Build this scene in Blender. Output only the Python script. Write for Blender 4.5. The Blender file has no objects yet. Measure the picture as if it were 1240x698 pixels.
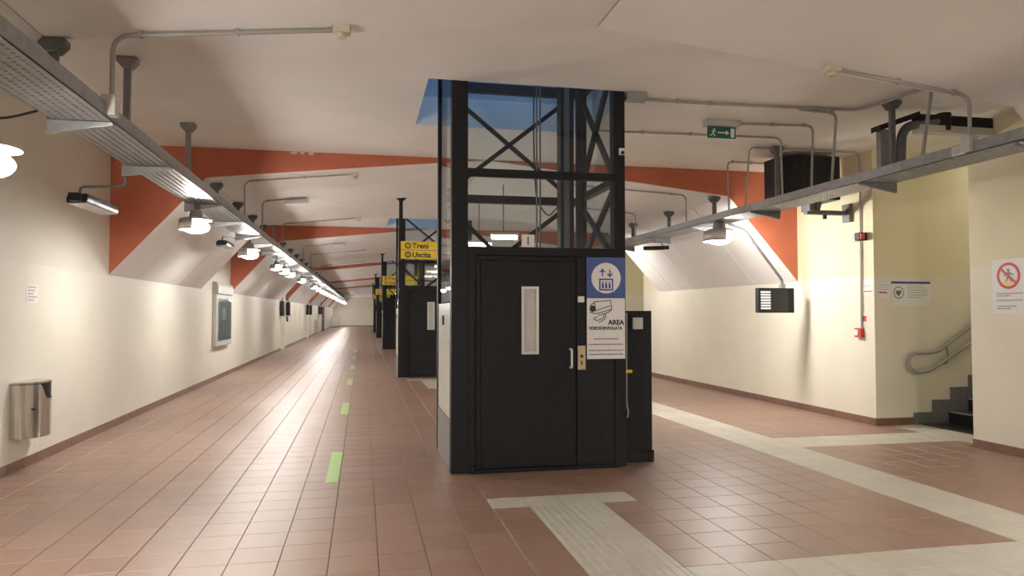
import bpy, math, random
import numpy as np
from mathutils import Vector, Matrix
random.seed(7)
R = math.radians
scene = bpy.context.scene
C = scene.collection

# ------------------------------------------------------------ camera, sky, exposure
FPX, CX, CY = 868.0, 620.0, 349.0           # photograph 1240 x 698
VX, VY, CAMH = 439.0, 379.0, 1.55           # corridor vanishing point, eye height
PITCH = math.atan((VY - CY) / FPX)
YAW = math.atan((CX - VX) / FPX * math.cos(PITCH))
cd = bpy.data.cameras.new('camera'); cam = bpy.data.objects.new('camera', cd); C.objects.link(cam)
cd.sensor_width = 36.0; cd.lens = FPX / 1240 * 36.0; cd.clip_start = 0.05; cd.clip_end = 400
cam.location = (0, 0, CAMH); cam.rotation_euler = (math.pi / 2 + PITCH, 0, -YAW)
scene.camera = cam
w = bpy.data.worlds.new('sky'); scene.world = w; w.use_nodes = True
bg = w.node_tree.nodes['Background']; bg.inputs[0].default_value = (0.16, 0.42, 0.85, 1); bg.inputs[1].default_value = 1.3
vs = scene.view_settings
vs.view_transform = 'Standard'; vs.look = 'None'; vs.gamma = 1.0; vs.use_curve_mapping = False
vs.exposure = 1.72
LAMP = 82.0         # emission of the lit spotlight domes

# pixel -> point on a plane (distance from the plane the thing touches)
_F = np.array([math.sin(YAW) * math.cos(PITCH), math.cos(YAW) * math.cos(PITCH), math.sin(PITCH)])
_Rv = np.array([math.cos(YAW), -math.sin(YAW), 0.0]); _U = np.cross(_Rv, _F); _C = np.array([0, 0, CAMH])
def on(x, y, ax, v):
    d = _F * FPX + _Rv * (x - CX) - _U * (y - CY); i = 'xyz'.index(ax)
    return Vector(_C + d * ((v - _C[i]) / d[i]))
def proj(p):
    d = np.array(p, float) - _C; z = d @ _F
    return (CX + FPX * (d @ _Rv) / z, CY - FPX * (d @ _U) / z, z)

# ------------------------------------------------------------ materials
def mat(name, col, rough=0.5, metal=0.0, var=0.06, scale=6.0, bump=0.0, bscale=60.0, emit=0.0, spec=0.5, rvar=0.0):
    m = bpy.data.materials.new(name); m.use_nodes = True; nt = m.node_tree; b = nt.nodes['Principled BSDF']
    b.inputs['Roughness'].default_value = rough; b.inputs['Metallic'].default_value = metal
    b.inputs['Specular IOR Level'].default_value = spec
    geo = nt.nodes.new('ShaderNodeNewGeometry')
    nz = nt.nodes.new('ShaderNodeTexNoise'); nz.inputs['Scale'].default_value = scale; nz.inputs['Detail'].default_value = 4
    nt.links.new(geo.outputs['Position'], nz.inputs['Vector'])
    rp = nt.nodes.new('ShaderNodeValToRGB')
    c0 = [max(0, c * (1 - var)) for c in col]; c1 = [min(1, c * (1 + var)) for c in col]
    rp.color_ramp.elements[0].position = .3; rp.color_ramp.elements[1].position = .7
    rp.color_ramp.elements[0].color = (*c0, 1); rp.color_ramp.elements[1].color = (*c1, 1)
    nt.links.new(nz.outputs['Fac'], rp.inputs['Fac']); nt.links.new(rp.outputs['Color'], b.inputs['Base Color'])
    if rvar:
        mr = nt.nodes.new('ShaderNodeMapRange'); mr.inputs['To Min'].default_value = rough - rvar; mr.inputs['To Max'].default_value = rough + rvar
        nt.links.new(nz.outputs['Fac'], mr.inputs['Value']); nt.links.new(mr.outputs['Result'], b.inputs['Roughness'])
    if bump:
        n2 = nt.nodes.new('ShaderNodeTexNoise'); n2.inputs['Scale'].default_value = bscale; n2.inputs['Detail'].default_value = 3
        nt.links.new(geo.outputs['Position'], n2.inputs['Vector'])
        bp = nt.nodes.new('ShaderNodeBump'); bp.inputs['Strength'].default_value = bump; bp.inputs['Distance'].default_value = .01
        nt.links.new(n2.outputs['Fac'], bp.inputs['Height']); nt.links.new(bp.outputs['Normal'], b.inputs['Normal'])
    if emit:
        b.inputs['Emission Color'].default_value = (*col, 1); b.inputs['Emission Strength'].default_value = emit
    return m

def wall_mat(name, low, high, zsplit):
    m = mat(name, low, .55, bump=.25, bscale=45, var=.03, scale=2.0)
    nt = m.node_tree; b = nt.nodes['Principled BSDF']
    geo = [n for n in nt.nodes if n.type == 'NEW_GEOMETRY'][0]; rp = [n for n in nt.nodes if n.type == 'VALTORGB'][0]
    sx = nt.nodes.new('ShaderNodeSeparateXYZ'); nt.links.new(geo.outputs['Position'], sx.inputs[0])
    gt = nt.nodes.new('ShaderNodeMath'); gt.operation = 'GREATER_THAN'; gt.inputs[1].default_value = zsplit
    nt.links.new(sx.outputs['Z'], gt.inputs[0])
    mx = nt.nodes.new('ShaderNodeMix'); mx.data_type = 'RGBA'; mx.inputs['B'].default_value = (*high, 1)
    nt.links.new(gt.outputs[0], mx.inputs['Factor']); nt.links.new(rp.outputs['Color'], mx.inputs['A'])
    nt.links.new(mx.outputs['Result'], b.inputs['Base Color'])
    return m

def tile_mat(name, col, spread, rough, px, py, pitch):
    m = mat(name, col, rough, bump=.12, bscale=25, var=.07, scale=9.0, rvar=.06)
    nt = m.node_tree; b = nt.nodes['Principled BSDF']
    geo = [n for n in nt.nodes if n.type == 'NEW_GEOMETRY'][0]; rp = [n for n in nt.nodes if n.type == 'VALTORGB'][0]
    v1 = nt.nodes.new('ShaderNodeVectorMath'); v1.operation = 'SUBTRACT'; v1.inputs[1].default_value = (px, py, 0)
    v2 = nt.nodes.new('ShaderNodeVectorMath'); v2.operation = 'DIVIDE'; v2.inputs[1].default_value = (pitch, pitch, 1)
    v3 = nt.nodes.new('ShaderNodeVectorMath'); v3.operation = 'FLOOR'
    v4 = nt.nodes.new('ShaderNodeVectorMath'); v4.operation = 'MULTIPLY'; v4.inputs[1].default_value = (1, 1, 0)
    nt.links.new(geo.outputs['Position'], v1.inputs[0]); nt.links.new(v1.outputs[0], v2.inputs[0])
    nt.links.new(v2.outputs[0], v3.inputs[0]); nt.links.new(v3.outputs[0], v4.inputs[0])
    wn = nt.nodes.new('ShaderNodeTexWhiteNoise'); nt.links.new(v4.outputs[0], wn.inputs['Vector'])
    mr = nt.nodes.new('ShaderNodeMapRange'); mr.inputs['To Min'].default_value = 1 - spread; mr.inputs['To Max'].default_value = 1 + spread
    nt.links.new(wn.outputs['Value'], mr.inputs['Value'])
    hs = nt.nodes.new('ShaderNodeHueSaturation'); nt.links.new(mr.outputs['Result'], hs.inputs['Value'])
    nt.links.new(rp.outputs['Color'], hs.inputs['Color']); nt.links.new(hs.outputs['Color'], b.inputs['Base Color'])
    return m

def glass_mat(name, tint, refl=0.5, rough=0.02):
    m = bpy.data.materials.new(name); m.use_nodes = True; nt = m.node_tree; nt.nodes.clear()
    out = nt.nodes.new('ShaderNodeOutputMaterial'); tr = nt.nodes.new('ShaderNodeBsdfTransparent'); gl = nt.nodes.new('ShaderNodeBsdfGlossy')
    tr.inputs[0].default_value = (*tint, 1); gl.inputs['Roughness'].default_value = rough
    fr = nt.nodes.new('ShaderNodeLayerWeight'); pw = nt.nodes.new('ShaderNodeMath'); pw.operation = 'POWER'; pw.inputs[1].default_value = 5
    ad = nt.nodes.new('ShaderNodeMath'); ad.operation = 'MULTIPLY_ADD'; ad.inputs[1].default_value = .95; ad.inputs[2].default_value = .04
    nt.links.new(fr.outputs['Facing'], pw.inputs[0]); nt.links.new(pw.outputs[0], ad.inputs[0])
    ml = nt.nodes.new('ShaderNodeMath'); ml.operation = 'MULTIPLY'; ml.inputs[1].default_value = refl
    mx = nt.nodes.new('ShaderNodeMixShader')
    nt.links.new(ad.outputs[0], ml.inputs[0]); nt.links.new(ml.outputs[0], mx.inputs[0])
    nt.links.new(tr.outputs[0], mx.inputs[1]); nt.links.new(gl.outputs[0], mx.inputs[2]); nt.links.new(mx.outputs[0], out.inputs[0])
    return m

P = 0.304; TX0, TY0 = 1.02, 4.12            # tile pitch and grid origin
M = {}
M['tile'] = tile_mat('terracotta_tile', (.262, .160, .118), .08, .40, TX0, TY0, P)
M['beige'] = tile_mat('beige_tile', (.46, .43, .36), .05, .45, TX0, TY0, P)
M['grout'] = mat('grout', (.29, .235, .20), .8, bump=.3)
M['skirt'] = mat('skirting_tile', (.20, .105, .075), .4, var=.2, scale=5)
M['wall_l'] = wall_mat('cream_wall_paint', (.70, .67, .585), (.66, .625, .54), 2.05)
M['wall_r'] = wall_mat('yellow_cream_wall_paint', (.71, .67, .55), (.70, .64, .43), 2.07)
M['white'] = mat('white_plaster', (.84, .83, .815), .7, var=.03, scale=1.5, bump=.15, bscale=30)
M['panel'] = mat('white_soffit_panel', (.76, .74, .72), .6, var=.02, scale=3)
M['orange'] = mat('orange_paint', (.50, .14, .072), .55, var=.08, scale=3, bump=.1)
M['galv'] = mat('galvanised_steel', (.33, .335, .34), .45, .8, var=.1, scale=14, bump=.05)
M['galv_dark'] = mat('weathered_steel', (.16, .16, .165), .5, .5, var=.15, scale=10)
M['conduit'] = mat('grey_conduit', (.36, .345, .325), .5, .2, var=.05)
M['black'] = mat('black_textured_paint', (.0085, .0095, .0115), .5, var=.45, scale=40, bump=.6, bscale=130, spec=.28)
M['blackp'] = mat('black_plastic', (.010, .010, .011), .4, var=.1, spec=.3)
M['chrome'] = mat('stainless_steel', (.62, .60, .57), .15, 1.0, var=.06, scale=4)
M['silver'] = mat('silver_frame', (.62, .62, .60), .35, .6, var=.04)
M['panelgrey'] = mat('pale_grey_lift_panel', (.52, .52, .49), .28, .3, var=.04)
M['plinth'] = mat('grey_lift_plinth', (.20, .205, .215), .35, .4, var=.08)
M['brass'] = mat('brass_plate', (.50, .40, .26), .4, .6, var=.08)
M['greybox'] = mat('grey_plastic', (.50, .49, .45), .5, var=.04)
M['cream_pl'] = mat('cream_plastic', (.62, .55, .43), .5, var=.04)
M['paper'] = mat('white_print', (.74, .73, .71), .35, var=.02)
M['ink'] = mat('black_print', (.02, .02, .022), .5, var=.02)
M['inkgrey'] = mat('grey_print', (.22, .22, .23), .5, var=.02)
M['inklight'] = mat('pale_grey_print', (.42, .42, .43), .5, var=.02)
M['blue'] = mat('blue_sign', (.018, .060, .260), .35, var=.03)
M['yellow'] = mat('yellow_sign', (.82, .60, .045), .4, var=.03)
M['red'] = mat('red_plastic', (.55, .05, .035), .4, var=.04)
M['green'] = mat('green_sign', (.010, .11, .065), .35, var=.03)
M['tape'] = mat('lime_floor_tape', (.32, .52, .15), .45, var=.08, scale=20)
M['stone'] = mat('black_stair_stone', (.018, .018, .018), .3, var=.4, scale=30)
M['skstone'] = mat('speckled_grey_stone', (.17, .17, .175), .4, var=.5, scale=60)
M['nosing'] = mat('worn_tread_edge', (.33, .33, .30), .6, var=.2, scale=20)
M['shaft'] = mat('shaft_lining', (.55, .56, .58), .6, var=.05)
M['lens'] = mat('lit_lamp_glass', (1.0, .955, .89), .4, var=0, emit=LAMP)
M['tube'] = mat('lit_fluorescent_tube', (1.0, .97, .92), .4, var=0, emit=8)
M['offlens'] = mat('unlit_lamp_glass', (.40, .40, .40), .2, var=.05)
M['door'] = mat('brown_door', (.28, .22, .16), .5, var=.1)
M['glass'] = glass_mat('lift_glass', (.93, .96, .97), .8)
M['frost'] = mat('frosted_pane', (.50, .50, .46), .25, var=.06)
M['screen'] = mat('dark_screen', (.008, .008, .012), .12, var=.1)
M['poster'] = mat('dark_poster', (.26, .265, .265), .35, var=.3, scale=7)
M['joint'] = mat('grey_joint_sealant', (.30, .29, .28), .8, var=.05)
M['stain'] = mat('torn_plaster_patch', (.62, .58, .52), .8, var=.1)

# ------------------------------------------------------------ mesh helpers
class MB:
    def __init__(s): s.v = []; s.f = []; s.mi = []; s.m = 0
    def add(s, vs, fs):
        o = len(s.v); s.v += [tuple(v) for v in vs]; s.f += [tuple(i + o for i in f) for f in fs]; s.mi += [s.m] * len(fs); return s
    def box(s, x0, x1, y0, y1, z0, z1):
        return s.add([(x0,y0,z0),(x1,y0,z0),(x1,y1,z0),(x0,y1,z0),(x0,y0,z1),(x1,y0,z1),(x1,y1,z1),(x0,y1,z1)],
                     [(0,3,2,1),(4,5,6,7),(0,1,5,4),(1,2,6,5),(2,3,7,6),(3,0,4,7)])
    def prism(s, poly, y0, y1, ax='y'):
        n = len(poly)
        def pt(a, b, t): return (a, t, b) if ax == 'y' else ((t, a, b) if ax == 'x' else (a, b, t))
        vs_ = [pt(a, b, y0) for a, b in poly] + [pt(a, b, y1) for a, b in poly]
        fs = [tuple(range(n)), tuple(range(2 * n - 1, n - 1, -1))] + [(i, i + n, (i + 1) % n + n, (i + 1) % n) for i in range(n)]
        area = sum(poly[i][0] * poly[(i + 1) % n][1] - poly[(i + 1) % n][0] * poly[i][1] for i in range(n))
        flip = (area < 0) != (ax == 'x') if ax != 'z' else area > 0
        if ax == 'x': flip = area > 0
        if flip: fs = [f[::-1] for f in fs]
        return s.add(vs_, fs)
    def tube(s, pts, r, n=8, cap=True):
        pts = [Vector(p) for p in pts]; rs = r if isinstance(r, (list, tuple)) else [r] * len(pts)
        tg = []
        for i in range(len(pts)):
            a = pts[max(i - 1, 0)]; b = pts[min(i + 1, len(pts) - 1)]
            d1 = (pts[i] - a).normalized() if i else (b - pts[i]).normalized()
            d2 = (b - pts[i]).normalized() if i < len(pts) - 1 else d1
            t = d1 + d2; tg.append(t.normalized() if t.length > 1e-6 else d1)
        u = tg[0].orthogonal().normalized(); vs_ = []; 
        for i, p in enumerate(pts):
            u = (u - tg[i] * u.dot(tg[i])).normalized(); v = tg[i].cross(u)
            k = 1.0
            if 0 < i < len(pts) - 1:
                c = tg[i].dot((pts[i] - pts[i-1]).normalized()); k = 1 / max(c, .6)
            vs_ += [p + (u * math.cos(2*math.pi*j/n) + v * math.sin(2*math.pi*j/n)) * rs[i] * (k if k < 1.05 else 1.03) for j in range(n)]
        fs = []
        for i in range(len(pts) - 1):
            for j in range(n):
                a = i*n + j; b = i*n + (j+1) % n; fs.append((a, b, b + n, a + n))
        if cap: fs += [tuple(range(n - 1, -1, -1)), tuple((len(pts)-1)*n + j for j in range(n))]
        return s.add(vs_, fs)
    def cyl(s, a, b, r, n=16): return s.tube([a, b], r, n)
    def ball(s, c, r, n=14, m=8, sz=1.0, z0=-1.0, z1=1.0):
        vs_ = []; fs = []
        for i in range(m + 1):
            t = math.acos(max(-1, min(1, z1))) + (math.acos(max(-1, min(1, z0))) - math.acos(max(-1, min(1, z1)))) * i / m
            for j in range(n):
                p = 2*math.pi*j/n; vs_.append((c[0] + r*math.sin(t)*math.cos(p), c[1] + r*math.sin(t)*math.sin(p), c[2] + r*sz*math.cos(t)))
        for i in range(m):
            for j in range(n): fs.append((i*n + j, (i+1)*n + j, (i+1)*n + (j+1) % n, i*n + (j+1) % n))
        return s.add(vs_, fs)
    def ring(s, cx, cz, r0, r1, y0, y1, n=32, a0=0, a1=2*math.pi):
        full = abs(a1 - a0 - 2*math.pi) < 1e-6; k = n if full else n + 1; vs_ = []
        for i in range(k):
            a = a0 + (a1 - a0) * i / n; c, q = math.cos(a), math.sin(a)
            vs_ += [(cx + r0*c, y0, cz + r0*q), (cx + r1*c, y0, cz + r1*q), (cx + r1*c, y1, cz + r1*q), (cx + r0*c, y1, cz + r0*q)]
        fs = []
        for i in range(n):
            a = 4*i; b = 4*((i + 1) % k)
            for j in range(4): fs.append((a + j, b + j, b + (j+1) % 4, a + (j+1) % 4))
        if not full: fs += [(0, 1, 2, 3), (4*n + 3, 4*n + 2, 4*n + 1, 4*n)]
        return s.add(vs_, [f[::-1] for f in fs])
    def disc(s, cx, cz, r, y0, y1, n=32):
        return s.prism([(cx + r*math.cos(2*math.pi*i/n), cz + r*math.sin(2*math.pi*i/n)) for i in range(n)], y0, y1)
    def build(s, name, m, parent=None, smooth=False, bevel=0.0, loc=None):
        me = bpy.data.meshes.new(name); me.from_pydata(s.v, [], s.f)
        ms = m if isinstance(m, (list, tuple)) else [m]
        for q in ms: me.materials.append(q)
        if len(ms) > 1: me.polygons.foreach_set('material_index', s.mi)
        if smooth:
            me.polygons.foreach_set('use_smooth', [True] * len(me.polygons))
            try: me.set_sharp_from_angle(angle=R(40))
            except Exception: pass
        me.update()
        o = bpy.data.objects.new(name, me); C.objects.link(o); o.parent = parent
        if loc is not None: o.location = loc
        if bevel:
            b = o.modifiers.new('bevel', 'BEVEL'); b.width = bevel; b.segments = 2; b.limit_method = 'ANGLE'
        return o

def bend(pts, r=.08, k=5):
    pts = [Vector(p) for p in pts]; out = [pts[0]]
    for i in range(1, len(pts) - 1):
        a, b, c = pts[i-1], pts[i], pts[i+1]
        q = min(r, (a - b).length * .45, (c - b).length * .45)
        p0 = b + (a - b).normalized() * q; p2 = b + (c - b).normalized() * q
        for j in range(k + 1):
            t = j / k; out.append(p0 * (1-t)**2 + b * 2*t*(1-t) + p2 * t*t)
    return out + [pts[-1]]

def tag(o, label=None, cat=None, group=None, kind=None):
    if label: o['label'] = label
    if cat: o['category'] = cat
    if group: o['group'] = group
    if kind: o['kind'] = kind
    return o
def thing(name, label, cat, loc=(0,0,0), rotz=0.0, group=None):
    o = bpy.data.objects.new(name, None); C.objects.link(o); o.empty_display_size = .1
    o.location = loc; o.rotation_euler = (0, 0, rotz)
    return tag(o, label, cat, group)
def kids(o): return [c for c in bpy.data.objects if c.parent == o]
def dup(o, loc, label=None, group=None, skip=()):
    r = o.copy(); C.objects.link(r); r.location = loc
    if label: r['label'] = label
    if group: r['group'] = group
    for ch in kids(o):
        if ch.name.split('.')[0] in skip: continue
        c = ch.copy(); C.objects.link(c); c.parent = r
        for g in kids(ch):
            d = g.copy(); C.objects.link(d); d.parent = c
    return r
def text(body, size, x, z, y, m, parent, name='lettering', align='LEFT', sx=1.0, bold=0.0):
    cu = bpy.data.curves.new(name, 'FONT'); cu.body = body; cu.size = size; cu.extrude = .0006; cu.align_x = align; cu.offset = bold
    cu.resolution_u = 3
    t = bpy.data.objects.new(name, cu); C.objects.link(t); bpy.context.view_layer.update()
    me = bpy.data.meshes.new_from_object(t.evaluated_get(bpy.context.evaluated_depsgraph_get()))
    bpy.data.objects.remove(t); bpy.data.curves.remove(cu)
    me.transform(Matrix.Translation((x, y, z)) @ Matrix.Rotation(R(90), 4, 'X') @ Matrix.Diagonal((sx, 1, 1, 1)))
    me.materials.clear(); me.materials.append(m); me.name = name
    o = bpy.data.objects.new(name, me); C.objects.link(o); o.parent = parent; return o
def struct(o): return tag(o, kind='structure')

# ------------------------------------------------------------ dimensions of the place
XL, XR, XC = -3.31, 6.91, 1.80
ZC, ZH, ZB = 3.82, 2.05, 3.40               # flat ceiling, foot of haunch, top of haunch
XH = 1.20                                   # horizontal run of the haunch
Y0, YE = -9.0, 84.0
SLABS = [(-6.0, 5.34), (10.43, 16.0), (19.4, 30.7), (33.0, 44.4), (47.0, 56.2), (59.0, 70.0), (73.0, 84.0)]
LIFTS = [6.9, 17.4, 31.0, 45.0, 56.6]
LX, LW, LD = 0.84, 1.78, 1.38               # lift shaft left edge, width, depth
HX0, HX1, HD = 0.61, 2.72, 1.72             # hole in the ceiling
OPR = [(7.06, 8.66), (16.95, 18.9), (31.0, 32.8), (45.0, 46.8)]   # stair openings in the right wall
OPL = [(31.0, 32.6), (45.0, 46.7), (57.0, 58.7)]
def zs(x):                                   # underside of the sloping slab
    d = abs(x - XC); return ZC - (ZC - ZB) * d / (XC - XL - XH)

# ------------------------------------------------------------ setting: floor
fl = struct(MB().box(XL - .3, 11.2, Y0, YE + .3, -.30, -.012).build('floor', M['grout']))
i0, i1 = math.floor((XL - TX0) / P), math.ceil((XR - TX0) / P)
j0, j1 = math.floor((-4 - TY0) / P), math.ceil((YE - TY0) / P)
def kind_of(i, j):
    if j == 5 and 0 <= i <= 3: return 'flat'
    if 1 <= i <= 2 and j < 5: return 'rib'
    if j in (-2, -1) and i >= 1: return 'flat'
    if 11 <= i <= 12 and j >= 0: return 'flat'
    if j in (11, 12) and i >= 13: return 'flat'
    if 20 <= i <= 21 and 9 <= j <= 14: return 'flat'
    if j == 41 and 0 <= i <= 3: return 'flat'
    if 1 <= i <= 2 and 35 <= j < 41: return 'rib'
    return 'red'
g = .002; ch = .002; TH = .012
def tile_verts(x0, x1, y0, y1):
    a, b, c, d = x0 + g, x1 - g, y0 + g, y1 - g
    return [(a,c,-TH),(b,c,-TH),(b,d,-TH),(a,d,-TH),(a,c,-ch),(b,c,-ch),(b,d,-ch),(a,d,-ch),
            (a+ch,c+ch,0),(b-ch,c+ch,0),(b-ch,d-ch,0),(a+ch,d-ch,0)]
TF = [(0,1,5,4),(1,2,6,5),(2,3,7,6),(3,0,4,7),(4,5,9,8),(5,6,10,9),(6,7,11,10),(7,4,8,11),(8,9,10,11)]
def in_lift(x, y): return any(LX + .1 < x < LX + LW - .1 and ly + .1 < y < ly + LD - .1 for ly in LIFTS)
cand = []
for j in range(j0, j1):
    for i in range(i0, i1 + 2):
        x0, x1 = TX0 + i*P, TX0 + (i+1)*P; y0, y1 = TY0 + j*P, TY0 + (j+1)*P
        xm, ym = (x0+x1)/2, (y0+y1)/2
        lim = XR
        if any(a < ym < b for a, b in OPR): lim = 7.60
        x0c, x1c = max(x0, XL), min(x1, lim)
        if x1c - x0c < .03 or in_lift(xm, ym): continue
        size = 0.0
        if ym > 2.0:
            px, py, z = proj((xm, ym, 0))
            behind = LX < xm * (6.9 / ym) < LX + LW + .35 and ym > 7.1
            if z > 0 and -10 < px < 1250 and py < 712 and not behind: size = FPX**2 * P * P * CAMH / z**3
        cand.append((size, i, j, x0c, x1c, y0, y1, kind_of(i, j)))
cand.sort(key=lambda t: -t[0])
cnt = {'red': 0, 'beige': 0}; rest = {'red': MB(), 'beige': MB()}; share = {}
RIBM = None
def tile_mesh(w_, k):
    key = (round(w_, 4), k)
    if key not in share:
        mb = MB(); mb.add(tile_verts(0, w_, 0, P), TF)
        if k == 'rib':
            for q in range(5):
                xx = .03 + q * (w_ - .06) / 4; mb.prism([(xx - .013, 0), (xx - .008, .004), (xx + .008, .004), (xx + .013, 0)], .004, P - .004)
        me = bpy.data.meshes.new('floor_tile'); me.from_pydata(mb.v, [], mb.f); me.materials.append(M['tile'] if k == 'red' else M['beige']); me.update()
        share[key] = me
    return share[key]
for size, i, j, x0, x1, y0, y1, k in cand:
    c = 'red' if k == 'red' else 'beige'
    if size > 45 and cnt[c] < 300:
        cnt[c] += 1
        o = bpy.data.objects.new('floor_tile' if c == 'red' else ('tactile_tile' if k == 'rib' else 'paving_tile'), tile_mesh(x1 - x0, k))
        C.objects.link(o); o.parent = fl; o.location = (x0, y0, 0)
    else:
        rest[c].add(tile_verts(x0, x1, y0, y1), TF)
        if k == 'rib':
            for q in range(5):
                xx = x0 + .03 + q * (P - .06) / 4; rest[c].prism([(xx - .013, 0), (xx - .008, .004), (xx + .008, .004), (xx + .013, 0)], y0 + .004, y1 - .004)
tag(rest['red'].build('tile_field', M['tile'], fl), 'distant terracotta floor tiles', kind='stuff')
tag(rest['beige'].build('paving_field', M['beige'], fl), 'distant beige paving tiles', kind='stuff')

# ------------------------------------------------------------ setting: walls
def long_wall(name, x0, x1, ops, m):
    mb = MB(); y = Y0
    for a, b in ops: mb.box(x0, x1, y, a, -.02, ZC); y = b
    mb.box(x0, x1, y, YE + .2, -.02, ZC)
    return struct(mb.build(name, m))
wl = long_wall('wall_left', XL - .25, XL, OPL, M['wall_l'])
wr = long_wall('wall_right', XR, XR + .2, OPR, M['wall_r'])
struct(MB().box(XL, XR, YE, YE + .2, -.02, ZC).build('wall_back', M['wall_l']))
struct(MB().box(XL, XR, Y0 - .2, Y0, -.02, ZC).build('wall_front', M['wall_l']))
for a, b in OPR:                             # stair niches
    n_ = OPR.index((a, b)) + 1
    struct(MB().box(XR + .2, 11.2, b, b + .15, -.02, ZC).build(f'wall_stair_far_{n_}', M['wall_r'])); struct(MB().box(XR + .2, 11.2, a - .15, a, -.02, ZC).build(f'wall_stair_near_{n_}', M['wall_r'])); struct(MB().box(11.05, 11.2, a, b, -.02, ZC).build(f'wall_stair_end_{n_}', M['wall_r']))
for a, b in OPL:
    n_ = OPL.index((a, b)) + 1
    for nm_, bx_ in (('far', (XL - 2.6, XL - .25, b, b + .15, -.02, ZC)), ('near', (XL - 2.6, XL - .25, a - .15, a, -.02, ZC)), ('end', (XL - 2.75, XL - 2.6, a - .15, b + .15, -.02, ZC))): struct(MB().box(*bx_).build(f'wall_passage_{nm_}_{n_}', M['wall_l']))
    struct(MB().box(XL - 2.6, XL - .001, a, b, -.3, -.0).build(f'floor_passage_{n_}', M['beige']))

# skirting tiles
def skirting(name, side, ops):
    root = bpy.data.objects.new(name, None); C.objects.link(root); struct(root)
    x = XL if side < 0 else XR; x0, x1 = (x, x + .012) if side < 0 else (x - .012, x)
    y = Y0; spans = []
    for a, b in ops: spans.append((y, a)); y = b
    spans.append((y, YE))
    me = MB().box(x0, x1, .0015, P - .0015, 0, .10).build('skirting_tile', M['skirt'], root); first = True; data = me.data
    n = 0
    for a, b in spans:
        yy = a
        while yy < b - .02:
            ln = P if yy < 19 else min(3.04, b - yy)
            if yy + P > b or yy < 3 or yy >= 19:
                e = min(yy + (3.04 if yy < 3 - 3.04 or yy >= 19 else P), b)
                MB().box(x0, x1, yy + .0015, e - .0015, 0, .10).build('skirting_tile', M['skirt'], root); yy = e; continue
            if first: o = me; first = False
            else: o = bpy.data.objects.new('skirting_tile', data); C.objects.link(o); o.parent = root
            o.location = (0, yy, 0); yy += P
    return root
skirting('baseboard_left', -1, OPL); skr = skirting('baseboard_right', 1, OPR)
mb = MB(); mb.box(XR, 7.49, 8.648, 8.66, 0, .10); mb.build('skirting_tile', M['skirt'], skr)
struct(MB().box(XL, XR, YE - .012, YE, 0, .10).build('baseboard_back', M['skirt']))

# ------------------------------------------------------------ setting: ceiling with shaft holes, drop slabs
mb = MB(); y = Y0
for ly in LIFTS:
    mb.box(XL - .25, XR + .2, y, ly - .012, ZC, ZC + .35)
    mb.box(XL - .25, HX0, ly - .012, ly + HD, ZC, ZC + .35); mb.box(HX1, XR + .2, ly - .012, ly + HD, ZC, ZC + .35); y = ly + HD
mb.box(XL - .25, XR + .2, y, YE + .2, ZC, ZC + .35)
for a, b in OPR: mb.box(XR + .2, 11.2, a - .15, b + .15, ZC, ZC + .35)
for a, b in OPL: mb.box(XL - 2.75, XL - .25, a - .15, b + .15, 2.9, 3.2)
ceil = struct(mb.build('ceiling', M['white']))
for ly in LIFTS:                             # shaft lining above each lift, open to the daylight
    mb = MB(); t = .12; z1 = 6.4
    mb.box(HX0 - t, HX0, ly - .012 - t, ly + HD + t, ZC + .35, z1); mb.box(HX1, HX1 + t, ly - .012 - t, ly + HD + t, ZC + .35, z1)
    mb.box(HX0, HX1, ly - .012 - t, ly - .012, ZC + .35, z1); mb.box(HX0, HX1, ly + HD, ly + HD + t, ZC + .35, z1)
    mb.build('shaft_lining', M['shaft'], ceil)

def soffit(ya, yb, side, seams):
    def X(x): return x if side < 0 else 2 * XC - x
    xa, xb = XL, XL + XH
    body = MB(); e = .014
    poly = [(X(xa), ZH + e), (X(xb), ZB + e), (X(XC), ZC - .0005), (X(xa), ZC - .0005)]
    body.prism(poly, ya, yb)
    root = body.build('soffit_slab', M['joint'], ceil)
    fp = [(X(xa), ZH + .008), (X(xb), ZB + .008), (X(XC - .06), ZC - .004), (X(xa), ZC - .0012)]
    MB().prism(fp, ya - .006, ya - .0003).build('end_face', M['orange'], root)
    ys = [ya] + [s for s in seams if ya + .3 < s < yb - .3] + [yb]
    nx, nz = (ZB - ZH), -XH; L = math.hypot(nx, nz); nx /= L; nz /= L
    s2 = (ZC - ZB) / (XC - xb)
    for a, b in zip(ys[:-1], ys[1:]):
        th = e
        MB().prism([(X(xa), ZH), (X(xb), ZB), (X(xb), ZB + th), (X(xa), ZH + th)], a + (.0 if a == ya else .009), b - .009).build('soffit_panel', M['panel'], root)
        MB().prism([(X(xb + .008), ZB + .001), (X(XC - .007), ZC - e), (X(XC - .007), ZC - .001), (X(xb + .008), ZB + e)], a + .004, b - .004).build('ceiling_panel', M['white'], root)
    return root
SEAM = [1.4, 3.4, 11.7, 14.1, 15.2] + [19.4 + 2.2*k for k in range(1, 30)]
for ya, yb in SLABS:
    for sd in (-1, 1): soffit(ya, yb, sd, SEAM)
# worn plaster patches along the top of the first orange face
mb = MB()
for px, wd in ((356, .05), (366, .03), (377, .04)):
    p = on(px, 185, 'y', 10.42); mb.prism([(p.x - wd, ZC - .03), (p.x, ZC - .045), (p.x + wd, ZC - .025), (p.x + wd*.8, ZC - .002), (p.x - wd*.9, ZC - .002)], 10.418, 10.4235)
mb.build('plaster_patch', M['stain'], ceil)
# beams at the far end
mb = MB()
for yy in (62, 71.5, 83.2): mb.box(XL, XR, yy, yy + .3, 3.35, ZC)
struct(mb.build('trim_1', M['white']))

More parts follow.
